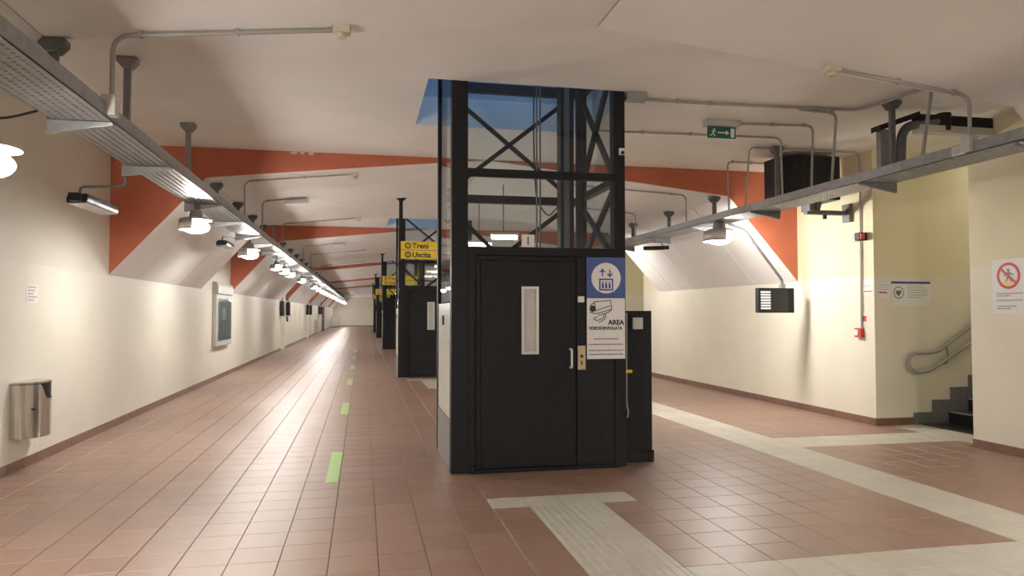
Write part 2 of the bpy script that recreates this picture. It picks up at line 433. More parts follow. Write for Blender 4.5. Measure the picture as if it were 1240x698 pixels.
# ------------------------------------------------------------ lifts
def make_lift():
    t = thing('lift_shaft', 'black framed glass lift nearest the camera with number 1 on its glass', 'lift', (LX, LIFTS[0], 0), 0, 'glass lifts in a row down the hall')
    B, ht = M['black'], 5.9
    for x0, x1, y0, y1 in ((0, .16, 0, .13), (LW - .12, LW, 0, .13), (0, .1, LD - .1, LD), (LW - .1, LW, LD - .1, LD)):
        MB().box(x0, x1, y0, y1, 0, ht).build('post', B, t, bevel=.006)
    for z0, z1 in ((2.115, 2.20), (2.90, 2.97), (4.3, 4.4)): MB().box(.16, LW - .12, .01, .11, z0, z1).build('crossbeam', B, t, bevel=.004)
    for z0, z1 in ((2.05, 2.13), (2.83, 2.92), (4.13, 4.24)): MB().box(.1, LW - .1, LD - .09, LD - .01, z0, z1).build('crossbeam', B, t)
    for z0, z1 in ((2.05, 2.13), (2.88, 2.95), (4.13, 4.24)):
        MB().box(LW - .1, LW - .02, .13, LD - .1, z0, z1).build('crossbeam', B, t)
    MB().box(.02, .08, .13, LD - .1, 4.13, 4.2).build('crossbeam', B, t)
    yb = LD - .05; r = .034
    def brace(a, b): MB().tube([a, b], r, 4).build('brace', B, t)
    x0, x1 = .12, 1.56
    brace((x0, yb, 4.1), (x1, yb, 2.95)); brace((x1, yb - .03, 4.1), (x0, yb - .03, 2.95)); brace((x1, yb, 2.82), (x0 + .55, yb, 2.14)); brace((x0, yb - .03, 2.78), (x0 + .5, yb - .03, 2.3))
    xr = LW - .06
    brace((xr, .15, 2.95), (xr, LD - .1, 4.1)); brace((xr - .03, .15, 4.1), (xr - .03, LD - .1, 2.95)); brace((xr, .15, 2.85), (xr, LD - .1, 2.15)); brace((xr - .03, .15, 2.15), (xr - .03, LD - .1, 2.85))
    # guide rails and ropes inside the shaft
    MB().box(1.40, 1.56, LD - .30, LD - .14, 0, ht).build('guide_rail', B, t); MB().box(1.44, 1.50, LD - .32, LD - .301, 0, ht).build('rail_face', M['galv_dark'], t)
    MB().box(1.585, 1.65, LD - .36, LD - .28, 0, ht).build('guide_rail', B, t)
    MB().tube([(1.02, .70, 2.0), (1.02, .70, ht)], .009, 6).build('rope', M['galv_dark'], t); MB().tube([(1.06, .70, 2.0), (1.06, .70, ht)], .009, 6).build('rope', M['galv_dark'], t)
    pts = [(1.40, LD - .2, 2.80), (1.2, .9, 2.62), (1.04, .8, 2.8), (1.0, .75, 3.3), (1.0, .75, 4.2)]
    MB().tube(bend(pts, .2, 4), .008, 6).build('hanging_cable', M['blackp'], t)
    # glass
    for z0, z1 in ((2.20, 2.90), (2.97, 4.3)): MB().box(.16, LW - .12, .045, .055, z0, z1).build('glass_pane', M['glass'], t)
    MB().box(.02, .03, .13, LD - .1, 1.66, 4.3).build('glass_pane', M['glass'], t)
    MB().box(LW - .03, LW - .02, .13, LD - .1, 2.13, 4.3).build('glass_pane', M['glass'], t)
    MB().box(.1, LW - .1, LD - .03, LD - .02, 2.13, 4.3).build('glass_pane', M['glass'], t)
    # lower cladding
    MB().box(.008, .04, .135, LD - .11, .50, 1.65).build('side_panel', M['panelgrey'], t, bevel=.003)
    MB().box(.004, .04, .135, LD - .11, 0, .495).build('plinth_panel', M['plinth'], t, bevel=.003)
    MB().box(-.006, .008, LD*.52, LD*.52 + .05, 1.42, 1.52).build('call_button', M['blackp'], t)
    MB().box(LW - .05, LW - .01, .13, LD - .1, 0, 2.05).build('side_panel', B, t)
    MB().box(.1, LW - .1, LD - .05, LD - .01, 0, 2.05).build('back_panel', B, t)
    # front cladding and door
    MB().box(.16, .235, .005, .09, .03, 2.115).build('door_jamb', B, t, bevel=.004); MB().box(.24, .29, .02, .09, .03, 2.06).build('door_jamb', B, t, bevel=.004)
    MB().box(.24, 1.262, .02, .09, 2.065, 2.112).build('door_head', B, t, bevel=.003)
    MB().box(1.264, LW - .122, .008, .09, .03, 2.112).build('front_panel', B, t, bevel=.004)
    MB().box(.16, LW - .12, .0, .12, 0, .028).build('threshold', B, t)
    d = MB(); wx0, wx1, wz0, wz1 = .70, .87, 1.14, 1.81
    d.box(.294, wx0, .022, .08, .035, 2.06); d.box(wx1, 1.258, .022, .08, .035, 2.06); d.box(wx0, wx1, .022, .08, .035, wz0); d.box(wx0, wx1, .022, .08, wz1, 2.06)
    door = d.build('door', B, t)
    f = MB(); q = .024
    f.box(wx0 - .002, wx0 + q, .008, .05, wz0, wz1); f.box(wx1 - q, wx1 + .002, .008, .05, wz0, wz1); f.box(wx0 + q, wx1 - q, .008, .05, wz0, wz0 + q); f.box(wx0 + q, wx1 - q, .008, .05, wz1 - q, wz1)
    tag(f.build('window_frame', M['silver'], door), 'silver frame of the narrow door window')
    MB().box(wx0 + q, wx1 - q, .03, .036, wz0 + q, wz1 - q).build('window_pane', M['frost'], door)
    h = MB(); h.tube(bend([(1.195, .02, 1.005), (1.195, -.045, 1.005), (1.195, -.045, 1.185), (1.195, .02, 1.185)], .025, 4), .011, 8)
    tag(h.build('handle', M['paper'], door, smooth=True), 'pale metal pull handle')
    lp = tag(MB().box(1.268, 1.35, -.006, .008, .98, 1.22).build('lock_plate', M['brass'], t, bevel=.003), 'brass coloured lock plate')
    MB().disc(1.309, 1.115, .016, -.012, -.006, 16).build('cylinder_lock', M['ink'], lp); MB().box(1.302, 1.316, -.01, -.006, 1.03, 1.07).build('keyhole', M['ink'], lp)
    MB().box(1.272, 1.337, -.012, .008, 1.655, 1.715).build('contact_box', M['paper'], t, bevel=.004)
    return t
lift = make_lift()
lname = ['black framed glass lift nearest the camera with number 1 on its glass', 'second black glass lift, standing behind the Treni and Uscita signs',
         'third black glass lift down the hall', 'fourth black glass lift down the hall', 'fifth and farthest black glass lift']
for k in range(1, 5): dup(lift, (LX, LIFTS[k], 0), lname[k])

# signs on the nearest lift
s = thing('lift_pictogram_sign', 'blue square sign with white disc, arrows and lift passengers pictogram', 'sign', (2.203, 6.9 - .001, 1.70))
W_ = .41
MB().box(0, W_, -.006, .0, 0, .41).build('panel', M['blue'], s)
MB().disc(W_/2, .20, .155, -.008, -.006).build('disc', M['paper'], s)
p = MB(); cx = W_/2
p.ring(0, 0, 0, 0, 0, 0, 3) if False else None
for a, b, c_, d_ in ((cx-.075, cx-.06, .075, .195), (cx+.06, cx+.075, .075, .195), (cx-.06, cx+.06, .18, .195), (cx-.06, cx+.06, .075, .09)): p.box(a, b, -.010, -.008, c_, d_)
for dx in (-.036, 0, .036):
    p.disc(cx + dx, .157, .009, -.010, -.008, 12); p.box(cx + dx - .011, cx + dx + .011, -.010, -.008, .097, .145)
for dx, sg in ((-.04, 1), (.04, -1)):
    zc = .252; p.box(cx + dx - .006, cx + dx + .006, -.010, -.008, zc - .035, zc + .035)
    p.prism([(cx + dx - .032, zc + sg*.008), (cx + dx, zc + sg*.045), (cx + dx + .032, zc + sg*.008), (cx + dx + .018, zc + sg*.004), (cx + dx, zc + sg*.024), (cx + dx - .018, zc + sg*.004)], -.010, -.008)
p.build('pictogram', M['blue'], s)

s = thing('surveillance_sign', 'white notice with security camera drawing under the blue lift sign', 'sign', (2.205, 6.9 - .001, 1.085))
MB().box(0, .405, -.005, 0, 0, .612).build('panel', M['paper'], s, bevel=.002)
p = MB(); y0, y1 = -.007, -.005
def bar(mb, a, b, wd):
    a = Vector((a[0], a[1])); b = Vector((b[0], b[1])); n = Vector((-(b-a).y, (b-a).x)).normalized() * wd/2
    mb.prism([tuple(a - n), tuple(b - n), tuple(b + n), tuple(a + n)], y0, y1)
for a, b in (((.03, .53), (.08, .575)), ((.08, .575), (.25, .59)), ((.25, .59), (.262, .50)), ((.262, .50), (.10, .455)), ((.10, .455), (.03, .47)), ((.09, .485), (.245, .535)), ((.09, .485), (.08, .575)), ((.26, .50), (.23, .47)), ((.23, .47), (.12, .44)),
             ((.18, .45), (.17, .41)), ((.17, .41), (.10, .385)), ((.10, .385), (.07, .405)), ((.07, .405), (.11, .425)), ((.20, .455), (.19, .40)), ((.19, .40), (.12, .365))): bar(p, a, b, .008)
p.disc(.06, .505, .033, y0, y1, 18); p.build('camera_drawing', M['ink'], s)
text('AREA', .068, .225, .345, -.0055, M['ink'], s, sx=1.0, bold=.003)
text('VIDEOSORVEGLIATA', .044, .018, .295, -.0055, M['ink'], s, sx=.86, bold=.002)
p = MB()
for zz, a, b in ((.195, .07, .33), (.14, .015, .385), (.08, .02, .385), (.04, .02, .385)):
    x = a
    while x < b: l = random.uniform(.012, .04); p.box(x, min(x + l, b), y0, y1, zz, zz + .013); x += l + .006
tag(p.build('small_print', M['inkgrey'], s), kind='stuff')
s = thing('number_plate', 'small white plate with the number 1 on the lift glass', 'sign', (1.545, 6.9 + .044, 2.205))
MB().box(0, .13, -.004, 0, 0, .125).build('panel', M['paper'], s); text('1', .12, .065, .02, -.0045, M['ink'], s, align='CENTER')

# control cabinet right of the lift
t = thing('control_cabinet', 'tall black control cabinet standing against right side of nearest lift', 'cabinet', (2.64, 7.06, 0))
MB().box(0, .325, 0, .62, .09, 1.57).build('body', M['black'], t, bevel=.006); MB().box(.02, .30, .012, .6, .0, .09).build('base', M['blackp'], t)
MB().box(.012, .313, -.012, 0, .12, 1.55).build('door', M['black'], t, bevel=.003)
tag(MB().box(.10, .21, -.05, -.012, 1.38, 1.50).build('switch_box', M['greybox'], t, bevel=.004), 'small grey box on the cabinet front')
MB().box(.29, .345, .0, .05, .0, .12).build('foot_bracket', M['blackp'], t)
tag(MB().tube(bend([(.035, -.03, 1.55), (.032, -.03, 1.0), (.03, -.03, .62), (.05, -.03, .52), (.035, -.03, .47)], .05), .011, 8).build('grey_hose', M['conduit'], t, smooth=True), 'grey hose hanging down the cabinet edge')
tag(MB().box(.02, .09, -.046, -.012, .93, .96).build('yellow_tag', M['yellow'], t), 'small yellow tag')
t = thing('cable_box', 'small grey box at ceiling beside top of nearest lift', 'junction box', (2.63, 6.86, 3.70)); MB().box(0, .22, 0, .10, .03, .12).build('box', M['galv'], t, bevel=.004); MB().box(.02, .2, -.006, 0, .045, .105).build('lid', M['conduit'], t)
t = thing('lift_post_sensor', 'small white sensor on the right post of nearest lift', 'sensor', (2.55, 6.898, 3.16)); MB().box(0, .06, -.03, 0, 0, .07).build('body', M['paper'], t, bevel=.008); MB().disc(.03, .02, .018, -.045, -.03, 12).build('eye', M['blackp'], t)

# ------------------------------------------------------------ cable trays
def cable_tray(name, label, xo, xi, posts, zt):
    """xo: post line on the wall side, xi: inner edge"""
    t = thing(name, label, 'cable tray', (0, 0, 0)); a, b = min(xo, xi), max(xo, xi)
    yy = -3.0; k = 0; sg = 1 if xi > xo else -1
    while yy < 83:
        ln = 3.0 if yy < 36 else 7.8
        MB().box(a, b, yy + .004, yy + ln - .004, zt - .075, zt - .069).build('tray_sheet', M['galv'], t)
        m2 = MB(); m2.box(xi - .006, xi, yy + .004, yy + ln - .004, zt - .075, zt + .02) if sg > 0 else m2.box(xi, xi + .006, yy + .004, yy + ln - .004, zt - .075, zt + .02)
        m2.box(min(xi, xi - sg*.022), max(xi, xi - sg*.022), yy + .004, yy + ln - .004, zt + .02, zt + .026); m2.build('side_flange', M['galv'], t)
        m2 = MB(); m2.box(min(xo, xo + sg*.006), max(xo, xo + sg*.006), yy + .004, yy + ln - .004, zt - .075, zt + .02); m2.build('side_flange', M['galv'], t)
        yy += ln
    mb = MB()                                # raised lozenges on the underside of the near sections
    yy = 2.6
    while yy < 12:
        for q in range(6):
            x = a + .05 + q * (b - a - .10) / 5; y_ = yy + (.022 if q % 2 else 0)
            mb.prism([(x - .011, y_), (x, y_ - .017), (x + .011, y_), (x, y_ + .017)], zt - .079, zt - .074, 'z')
        yy += .055
    tag(mb.build('tread_pattern', M['galv'], t), 'raised dimples under the tray', kind='stuff')
    for y in posts:
        slab = any(p <= y <= q + .02 for p, q in SLABS); zc = zs(xo) if slab else ZC
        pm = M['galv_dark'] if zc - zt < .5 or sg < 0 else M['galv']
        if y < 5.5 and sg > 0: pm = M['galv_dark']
        po = MB(); po.box(xo - .028, xo + .028, y - .02, y + .02, zt - .16, zc - .055); o = po.build('hanger_post', pm, t)
        cp = MB(); cp.prism([(xo - .035, zc - .10), (xo + .035, zc - .10), (xo + .085, zc - .045), (xo + .085, zc - .003), (xo - .085, zc - .003), (xo - .085, zc - .045)], y - .055, y + .055); cp.build('ceiling_cap', pm, o, bevel=.008)
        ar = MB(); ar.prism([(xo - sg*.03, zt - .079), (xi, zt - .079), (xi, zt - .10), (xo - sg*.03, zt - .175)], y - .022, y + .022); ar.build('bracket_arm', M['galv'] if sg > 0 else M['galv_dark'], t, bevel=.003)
    return t
PL = [1.2, 3.2, 5.33, 6.87, 9.14, 10.85, 12.65, 14.3, 15.85] + [17.6 + 2.0*k for k in range(33)]
PR = [1.0, 3.0, 4.75, 6.60, 8.77, 10.56, 12.3, 14.1, 15.9] + [17.6 + 2.0*k for k in range(33)]
TL = (-2.06, -1.68, 2.93); TR = (5.52, 5.12, 3.00)
cable_tray('cable_tray', 'galvanised cable tray running the length of left side under the ceiling', *TL[:2], PL, TL[2])
cable_tray('cable_tray', 'grey cable tray running along right side past the stair opening', *TR[:2], PR, TR[2])

# ------------------------------------------------------------ lamps
def make_lamp(label, x, y, z, zt, xt, group, sc=1.0):
    """x: lamp axis on the wall side of the tray, xt: tray flange it is bolted to"""
    t = thing('spotlight', label, 'lamp', (x, y, z), 0, group); dz = (zt - .0755 - z) / sc; dx = xt - x; t.scale = (sc, sc, sc)
    hs = MB(); hs.tube([(0, 0, .165), (0, 0, .155), (0, 0, .11), (0, 0, .06)], [.04, .062, .072, .080], 20); hs.build('housing', M['galv'], t, smooth=True)
    rim = MB(); rim.tube([(0, 0, .07), (0, 0, .05), (0, 0, .038)], [.12, .175, .18], 24); rim.build('rim', M['silver'], t, smooth=True)
    MB().ball((0, 0, -.04), .15, 18, 12, .50, -1, .9).build('lens', M['lens'], t, smooth=True)
    n = 12; vv = []; a0 = 90 if dx > 0 else -90                        # shield added on the wall side to keep lamplight off the haunch
    for k in range(n + 1):
        an = R(a0 + 180 * k / n); vv += [(.18*math.cos(an), .18*math.sin(an), .045), (.19*math.cos(an), .19*math.sin(an), -.08)]
    hd = MB(); hd.add(vv, [(2*k, 2*k + 2, 2*k + 3, 2*k + 1) for k in range(n)]); hd = hd.build('light_shield', M['silver'], t, smooth=True); sm = hd.modifiers.new('solid', 'SOLIDIFY'); sm.thickness = .003
    br = MB(); sg = 1 if dx > 0 else -1
    br.box(-.02, .02, -.02, .02, .13, dz); br.build('bracket', M['galv_dark'], t)
    return t
ORD = ['first', 'second', 'third', 'fourth', 'fifth', 'sixth', 'seventh', 'eighth', 'ninth', 'tenth', 'eleventh', 'twelfth', 'thirteenth', 'fourteenth', 'fifteenth', 'sixteenth', 'seventeenth', 'eighteenth', 'nineteenth', 'twentieth', 'twenty-first', 'twenty-second']
nm = {-4.5: 'added fill spotlight under left tray well behind the camera', 0.2: 'added fill spotlight under left tray level with the camera', 4.15: 'lit round spotlight at the left edge above the steel bin', 9.0: 'lit spotlight beside first orange face under left tray', 13.1: 'lit spotlight under left tray, just before the grey display case'}  # lamps behind and level with the camera are unseen, added as fill
for k, y in enumerate([-4.5, 0.2, 4.15, 9.0, 13.1, 17.1, 18.7, 20.3, 24.0, 30, 33, 36, 39, 42, 46, 50, 54, 59, 64, 69, 74, 79, 81.5]):
    make_lamp(nm.get(y) or f'{ORD[k - 2]} lit spotlight from the camera in the row under left tray', TL[0] + .13, y, 2.60 if y > 5 else 2.36, TL[2], TL[0] + .16, 'lit spotlights under left tray', .78 if y > 15 else 1.0)
nm = {-5.5: 'added fill spotlight under right tray well behind the camera', -1.5: 'added fill spotlight under right tray just behind the camera', 3.0: 'lit spotlight under right tray just outside the frame', 9.9: 'lit spotlight under right tray before the white sloping panels'}  # the two behind the camera are added to raise the overall light
for k, y in enumerate([-5.5, -1.5, 3.0, 9.9, 15.6, 20.5, 25, 30, 35, 40, 45, 50, 56, 62, 69, 76, 81]):
    make_lamp(nm.get(y) or f'{ORD[k - 3]} lit spotlight in view along right tray, past the nearest lift', TR[0] - .27, y, 2.72, TR[2], TR[0] - .13, 'lit spotlights under right tray', 1.25 if y == 9.9 else (.85 if y > 11 else 1.0))

def floodlight(label, loc, top, rz, L=.21):
    t = thing('floodlight', label, 'floodlight', loc, rz, 'unlit floodlights on the trays')
    b = MB(); b.prism([(-.075, .045), (.075, .055), (.085, .01), (.075, -.02), (-.085, -.03), (-.09, .01)], -L, L); b.build('housing', M['blackp'], t, bevel=.006)
    q = MB(); q.prism([(-.075, -.0305), (.07, -.0215), (.07, -.026), (-.075, -.036)], -L + .025, L - .025); q.build('glass', M['offlens'], t)
    q = MB(); q.box(-.05, .05, -L - .07, -L - .005, -.02, .05); q.build('gear_box', M['blackp'], t, bevel=.006)
    q = MB(); v = Vector(top) - Vector(loc); v.rotate(Matrix.Rotation(-rz, 3, 'Z')); q.tube(bend([(0, -L + .06, .05), (0, -L + .06, .12), (v.x, v.y, max(v.z - .1, .13)), v], .04, 3), .012, 6); q.build('bracket_arm', M['galv_dark'], t)
    return t
floodlight('unlit black floodlight on the left wall side above the steel bin', (-2.42, 7.2, 2.53), (TL[0], 6.87, TL[2] - .16), 0, .40)
floodlight('unlit black floodlight under left tray against the white sloping panels', (-2.22, 12.5, 2.66), (TL[0], 12.65, TL[2] - .16), 0, .32)
floodlight('unlit black floodlight under right tray beside nearest lift', (5.66, 13.3, 2.82), (TR[0], 13.3, TR[2] - .08), R(60))

# two hanging fluorescent fittings seen through the lift glass
for (x, y, z), lb in (((2.37, 12.0, 2.84), 'lit fluorescent fitting hanging behind nearest lift, right one'), ((2.27, 14.0, 2.90), 'lit fluorescent fitting hanging behind nearest lift, left one')):
    t = thing('fluorescent_fitting', lb, 'lamp', (x, y, z), 0, 'fluorescent fittings behind the lift')
    MB().box(-.24, .24, -.06, .06, .035, .075).build('housing', M['greybox'], t, bevel=.006)
    MB().tube([(-.22, 0, 0), (.22, 0, 0)], .034, 10).build('tube', M['tube'], t, smooth=True)
    MB().tube([(-.02, 0, .07), (-.02, 0, zs(x) - z - .004)], .010, 6).build('stem', M['galv_dark'], t)

# ------------------------------------------------------------ conduits
def conduit(label, pts, r=.014, box=None, clips=True, rad=.09):
    t = thing('conduit', label, 'conduit', pts[0]); o = Vector(pts[0]); q = [Vector(p) - o for p in pts]
    MB().tube(bend(q, rad, 5), r, 8).build('pipe', M['conduit'], t, smooth=True)
    if box:
        b = Vector(box) - o; MB().box(b.x - .045, b.x + .045, b.y - .045, b.y + .045, b.z - .05, b.z + .09).build('junction_box', M['greybox'], t, bevel=.006)
    if clips:
        a, b = q[-2], q[-1]
        for k in (.12, .55): 
            c_ = a.lerp(b, k); MB().box(c_.x - .012, c_.x + .012, c_.y - .02, c_.y + .02, c_.z - .018, c_.z + .026).build('clip', M['conduit'], t)
    return t
def detector(label, loc):
    t = thing('ceiling_sensor', label, 'sensor', loc); MB().box(-.06, .06, -.05, .05, -.055, 0).build('base', M['cream_pl'], t, bevel=.006)
    MB().cyl((0, 0, -.055), (0, 0, -.09), .036, 14).build('head', M['cream_pl'], t, bevel=.006); return t
zl = TL[2] + .02
conduit('grey conduit rising from left tray to the cream sensor near the top', [(-1.66, 5.22, zl), (-1.66, 5.22, zs(-1.66) - .03), (-.22, 5.22, zs(-.22) - .03)], .017, (-1.67, 5.22, zl - .03), rad=.12)
detector('cream ceiling sensor at the end of conduit over the left aisle', (-.16, 5.22, zs(-.16) - .002))
for lb, y, xe, xs_ in (('thin conduit along the sloping slab behind first orange band', 10.75, -.17, -1.66), ('thin conduit to small unlit ceiling fitting over left aisle', 12.6, -.95, -1.66), ('thin conduit just before second orange band', 15.75, -.14, -1.66),
                       ('thin conduit just past second orange band', 21.0, -.5, -1.66), ('thin conduit halfway along second sloping slab', 24.0, .1, -1.66), ('thin conduit before third orange band', 29.5, .1, -1.66)):
    conduit(lb, [(xs_, y, zl), (xs_, y, zs(xs_) - .02), (xe, y, zs(xe) - .02)], .012)
for lb, y, xe in (('small unlit ceiling fitting over left aisle past first orange band', 12.6, -.95), ('small unlit ceiling fitting past second orange band', 21.0, -.5)):
    t = thing('ceiling_fitting', lb, 'lamp', (xe, y, zs(xe) - .0)); b = MB(); b.prism([(-.36, zs(xe - .36) - zs(xe) - .10), (.04, zs(xe + .04) - zs(xe) - .10), (.04, zs(xe + .04) - zs(xe) - .036), (-.36, zs(xe - .36) - zs(xe) - .036)], -.05, .05); b.build('housing', M['greybox'], t, bevel=.008)
    b = MB(); b.prism([(-.33, zs(xe - .33) - zs(xe) - .115), (.01, zs(xe + .01) - zs(xe) - .115), (.01, zs(xe + .01) - zs(xe) - .101), (-.33, zs(xe - .33) - zs(xe) - .101)], -.035, .035); b.build('diffuser', M['paper'], t)
for lb, y, xe in (('small sensor at end of conduit past first orange band', 10.75, -.13), ('small sensor at end of conduit before second orange band', 15.75, -.10)):
    detector(lb, (xe, y, zs(xe) - .002))
zr = TR[2] + .02; zc_ = ZC - .022
conduit('conduit from white sensor to right tray at upper right', [(5.14, 5.22, zr), (5.14, 5.22, zs(5.14) - .03), (3.86, 5.22, zs(3.86) - .03)], .016, (5.13, 5.22, zr - .03))
detector('white ceiling sensor at the end of conduit on the right', (3.80, 5.22, zs(3.8) - .002))
conduit('long conduit from top of nearest lift across ceiling, kinking before right tray', [(5.30, 5.95, zr), (5.50, 6.02, zc_), (5.42, 6.72, zc_), (5.33, 6.93, zc_), (5.08, 6.95, zc_), (3.74, 7.03, zc_), (2.88, 7.04, zc_)], .017)
conduit('conduit dropping from the long ceiling run to right tray', [(5.16, 7.12, zr), (5.16, 7.02, zc_ - .02), (4.7, 7.02, zc_ - .004)], .015)
conduit('conduit from exit sign to right tray', [(5.2, 7.55, zr), (5.28, 7.62, zc_), (4.36, 7.72, zc_)], .014)
conduit('conduit passing behind the exit sign to right tray', [(5.2, 8.15, zr), (5.25, 8.25, zc_), (4.2, 8.29, zc_), (2.74, 8.38, zc_)], .013)
conduit('conduit from right tray over to the wall pipe', [(5.13, 8.93, zr), (5.13, 8.80, zc_), (6.80, 8.80, zc_), (6.888, 8.88, zc_ - .1), (6.888, 8.9, 1.33)], .013)
conduit('short conduit from right tray to the black display housing', [(5.2, 9.5, zr), (5.3, 9.72, zc_), (6.0, 9.72, zc_)], .013)
conduit('conduit on right sloping slab behind nearest lift, nearer one', [(5.1, 10.7, zr), (5.1, 10.7, zs(5.1) - .02), (3.2, 11.2, zs(3.2) - .02)], .013)
conduit('conduit on right sloping slab behind nearest lift, farther one', [(5.1, 12.9, zr), (5.1, 12.9, zs(5.1) - .02), (3.5, 13.2, zs(3.5) - .02)], .013)
t = thing('tray_socket', 'white junction box on right tray over the stair opening', 'junction box', (5.12, 5.35, zr)); MB().box(-.03, .06, -.1, .02, -.09, -.01).build('box', M['paper'], t, bevel=.005); MB().box(-.036, -.03, -.08, 0, -.08, -.02).build('lid', M['greybox'], t)

# black trunking with elbow, upper right
t = thing('cable_trunking', 'black cable duct from right wall bending down into right tray', 'cable duct', (5.7, 6.75, 3.0))
b = MB(); b.box(.24, 1.2, -.06, .06, .62, .73); b.build('duct', M['blackp'], t, bevel=.01)
b = MB(); b.box(.24, 1.2, -.07, .05, .53, .61); b.build('pale_duct', M['greybox'], t)
b = MB(); b.tube(bend([(.5, -.02, .66), (.05, -.02, .58), (.02, -.02, .02)], .16, 6), .05, 10); b.build('flexible_elbow', M['galv_dark'], t, smooth=True)
b = MB(); b.box(-.20, -.03, .0, .07, .02, .55); b.build('riser_plate', M['galv'], t)
b = MB(); b.prism([(-.24, .52), (.26, .70), (.26, .76), (-.24, .58)], -.05, .10); b.build('sloping_cover', M['blackp'], t)
b = MB(); b.tube([(.60, 0, .56), (.60, 0, .76)], .08, 12); b.build('coupling', M['blackp'], t)
b = MB(); b.tube(bend([(-.02, -.1, .02), (-.02, -.1, .16), (.16, -.1, .18), (.2, -.1, .02)], .09, 5), .014, 8); b.build('cable_loop', M['conduit'], t, smooth=True)

# ------------------------------------------------------------ exit sign
t = thing('exit_sign', 'green emergency exit sign with running figure under the ceiling', 'sign', (3.93, 7.70, 3.82))
MB().box(-.01, .43, -.05, .07, -.075, 0).build('lamp_housing', M['greybox'], t, bevel=.01)
MB().box(.02, .38, .0, .012, -.215, -.078).build('panel', M['green'], t)
p = MB(); y0, y1 = -.003, 0.0
def bar2(mb, a, b, wd, y0=-.003, y1=0.0):
    a = Vector(a); b = Vector(b); n = Vector((-(b-a).y, (b-a).x)).normalized() * wd/2
    mb.prism([tuple(a - n), tuple(b - n), tuple(b + n), tuple(a + n)], y0, y1)
p.disc(.105, -.108, .011, y0, y1, 12)
for a, b in (((.10, -.122), (.085, -.158)), ((.098, -.125), (.125, -.14)), ((.098, -.125), (.07, -.135)), ((.085, -.158), (.11, -.175)), ((.11, -.175), (.105, -.195)), ((.085, -.158), (.07, -.18)), ((.07, -.18), (.045, -.183))): bar2(p, a, b, .012)
bar2(p, (.15, -.147), (.26, -.147), .014); p.prism([(.255, -.118), (.295, -.147), (.255, -.176)], y0, y1)
p.box(.315, .36, y0, y1, -.20, -.093); p.build('pictogram', M['paper'], t)

# ------------------------------------------------------------ hanging yellow signs
def yellow_sign(x, y, label, full):
    zt = zs(x) if any(a <= y <= b for a, b in SLABS) else ZC
    t = thing('hanging_sign', label, 'sign', (x, y, 0), 0, 'yellow signs hanging before the lifts')
    z1 = CAMH + (379 - 292) / FPX * y * .99; z0 = CAMH + (379 - 314) / FPX * y * .99
    if not full: z0, z1 = 2.55, 2.88
    po = MB(); po.box(-.035, .035, -.03, .03, z0 - .02, zt - .03); po.build('pole', M['blackp'], t)
    cp = MB(); cp.prism([(-.035, zt - .06), (.035, zt - .06), (.09, zt - .02), (.09, zt - .002), (-.09, zt - .002), (-.09, zt - .02)], -.06, .06); cp.build('ceiling_cap', M['blackp'], t)
    hh = (z1 - z0) / 2
    for k, (wd, base) in enumerate((('Uscita', z0), ('Treni', z0 + hh))):
        pl = MB(); pl.box(.0, 1.25, -.042, -.032, base + .006, base + hh - .004); pl = pl.build('panel', M['yellow'], t)
        ic = MB(); ic.ring(.13, base + hh/2, .035, .058, -.0445, -.042, 20)
        (ic.box(.122, .138, -.0445, -.042, base + hh/2 - .025, base + hh/2 + .025) if k == 0 else ic.disc(.13, base + hh/2, .012, -.0445, -.042, 10)); ic.build('symbol', M['ink'], pl)
        text(wd, hh * .82, .21, base + hh*.22, -.0425, M['ink'], pl, bold=.004)
        bk = MB(); bk.box(0, 1.25, -.046, -.042, base - .001, base + .004); bk.build('divider', M['ink'], pl)
    po2 = MB(); po2.box(1.18, 1.25, -.03, .03, z0 - .02, (zs(x + 1.2) if zt < ZC else ZC) - .004); po2.build('pole', M['blackp'], t)
    return t
yellow_sign(.69, 13.5, 'yellow hanging sign reading Treni and Uscita before second lift', True)
yellow_sign(.69, 26.3, 'yellow hanging sign before third lift', False)
yellow_sign(.70, 40.5, 'yellow hanging sign before fourth lift', False)
yellow_sign(.72, 53.0, 'yellow hanging sign before fifth lift', False)

# ------------------------------------------------------------ green floor tape
gn = ['nearest lime green tape strip on the floor left of the lift', 'second lime green floor tape strip from the camera', 'third lime green floor tape strip from the camera', 'fourth lime green floor tape strip from the camera', 'fifth lime green floor tape strip from the camera', 'sixth and farthest lime green floor tape strip']
for k in range(6):
    y = 6.79 + 4.47 * k; o = MB().prism([(-.06, -.735), (.055, -.735), (.06, .72), (.0, .735), (-.058, .73)], .0004, .0022, 'z').build('floor_tape', M['tape'], loc=(-.262, y + .735, 0)); tag(o, gn[k], 'tape', 'green tape strips')

# ------------------------------------------------------------ left wall things
t = thing('litter_bin', 'stainless steel half round litter bin hung on the left wall', 'bin', (XL, 8.0, .33))
prof = [(.004, -.25)] + [(.05 + .20 * math.cos(R(-90 + 4.5*k)), .25 * math.sin(R(-90 + 4.5*k))) for k in range(41)] + [(.004, .25)]
b = MB(); n = len(prof)
def mouth(x, y):
    if x < .03: return .52
    q = max(0, min(1, (y + .14) / .10)); return .52 - .15 * q * q * (3 - 2*q)
vs_ = [(x, y, 0) for x, y in prof] + [(x, y, mouth(x, y)) for x, y in prof]
b.add(vs_, [(i, i+1, i+1+n, i+n) for i in range(n - 1)] + [tuple(range(n - 1, -1, -1))] + [(n - 1, 0, n, 2*n - 1)])
sh = b.build('shell', M['chrome'], t, smooth=True)
b = MB(); b.prism([(x, y) for x, y in prof], .525, .545, 'z'); b.build('lid', M['chrome'], t, bevel=.003)
b = MB(); b.prism([(max(.004, x - .006), y * .975) for x, y in prof], .02, .525, 'z'); b.build('inner_liner', M['blackp'], t)
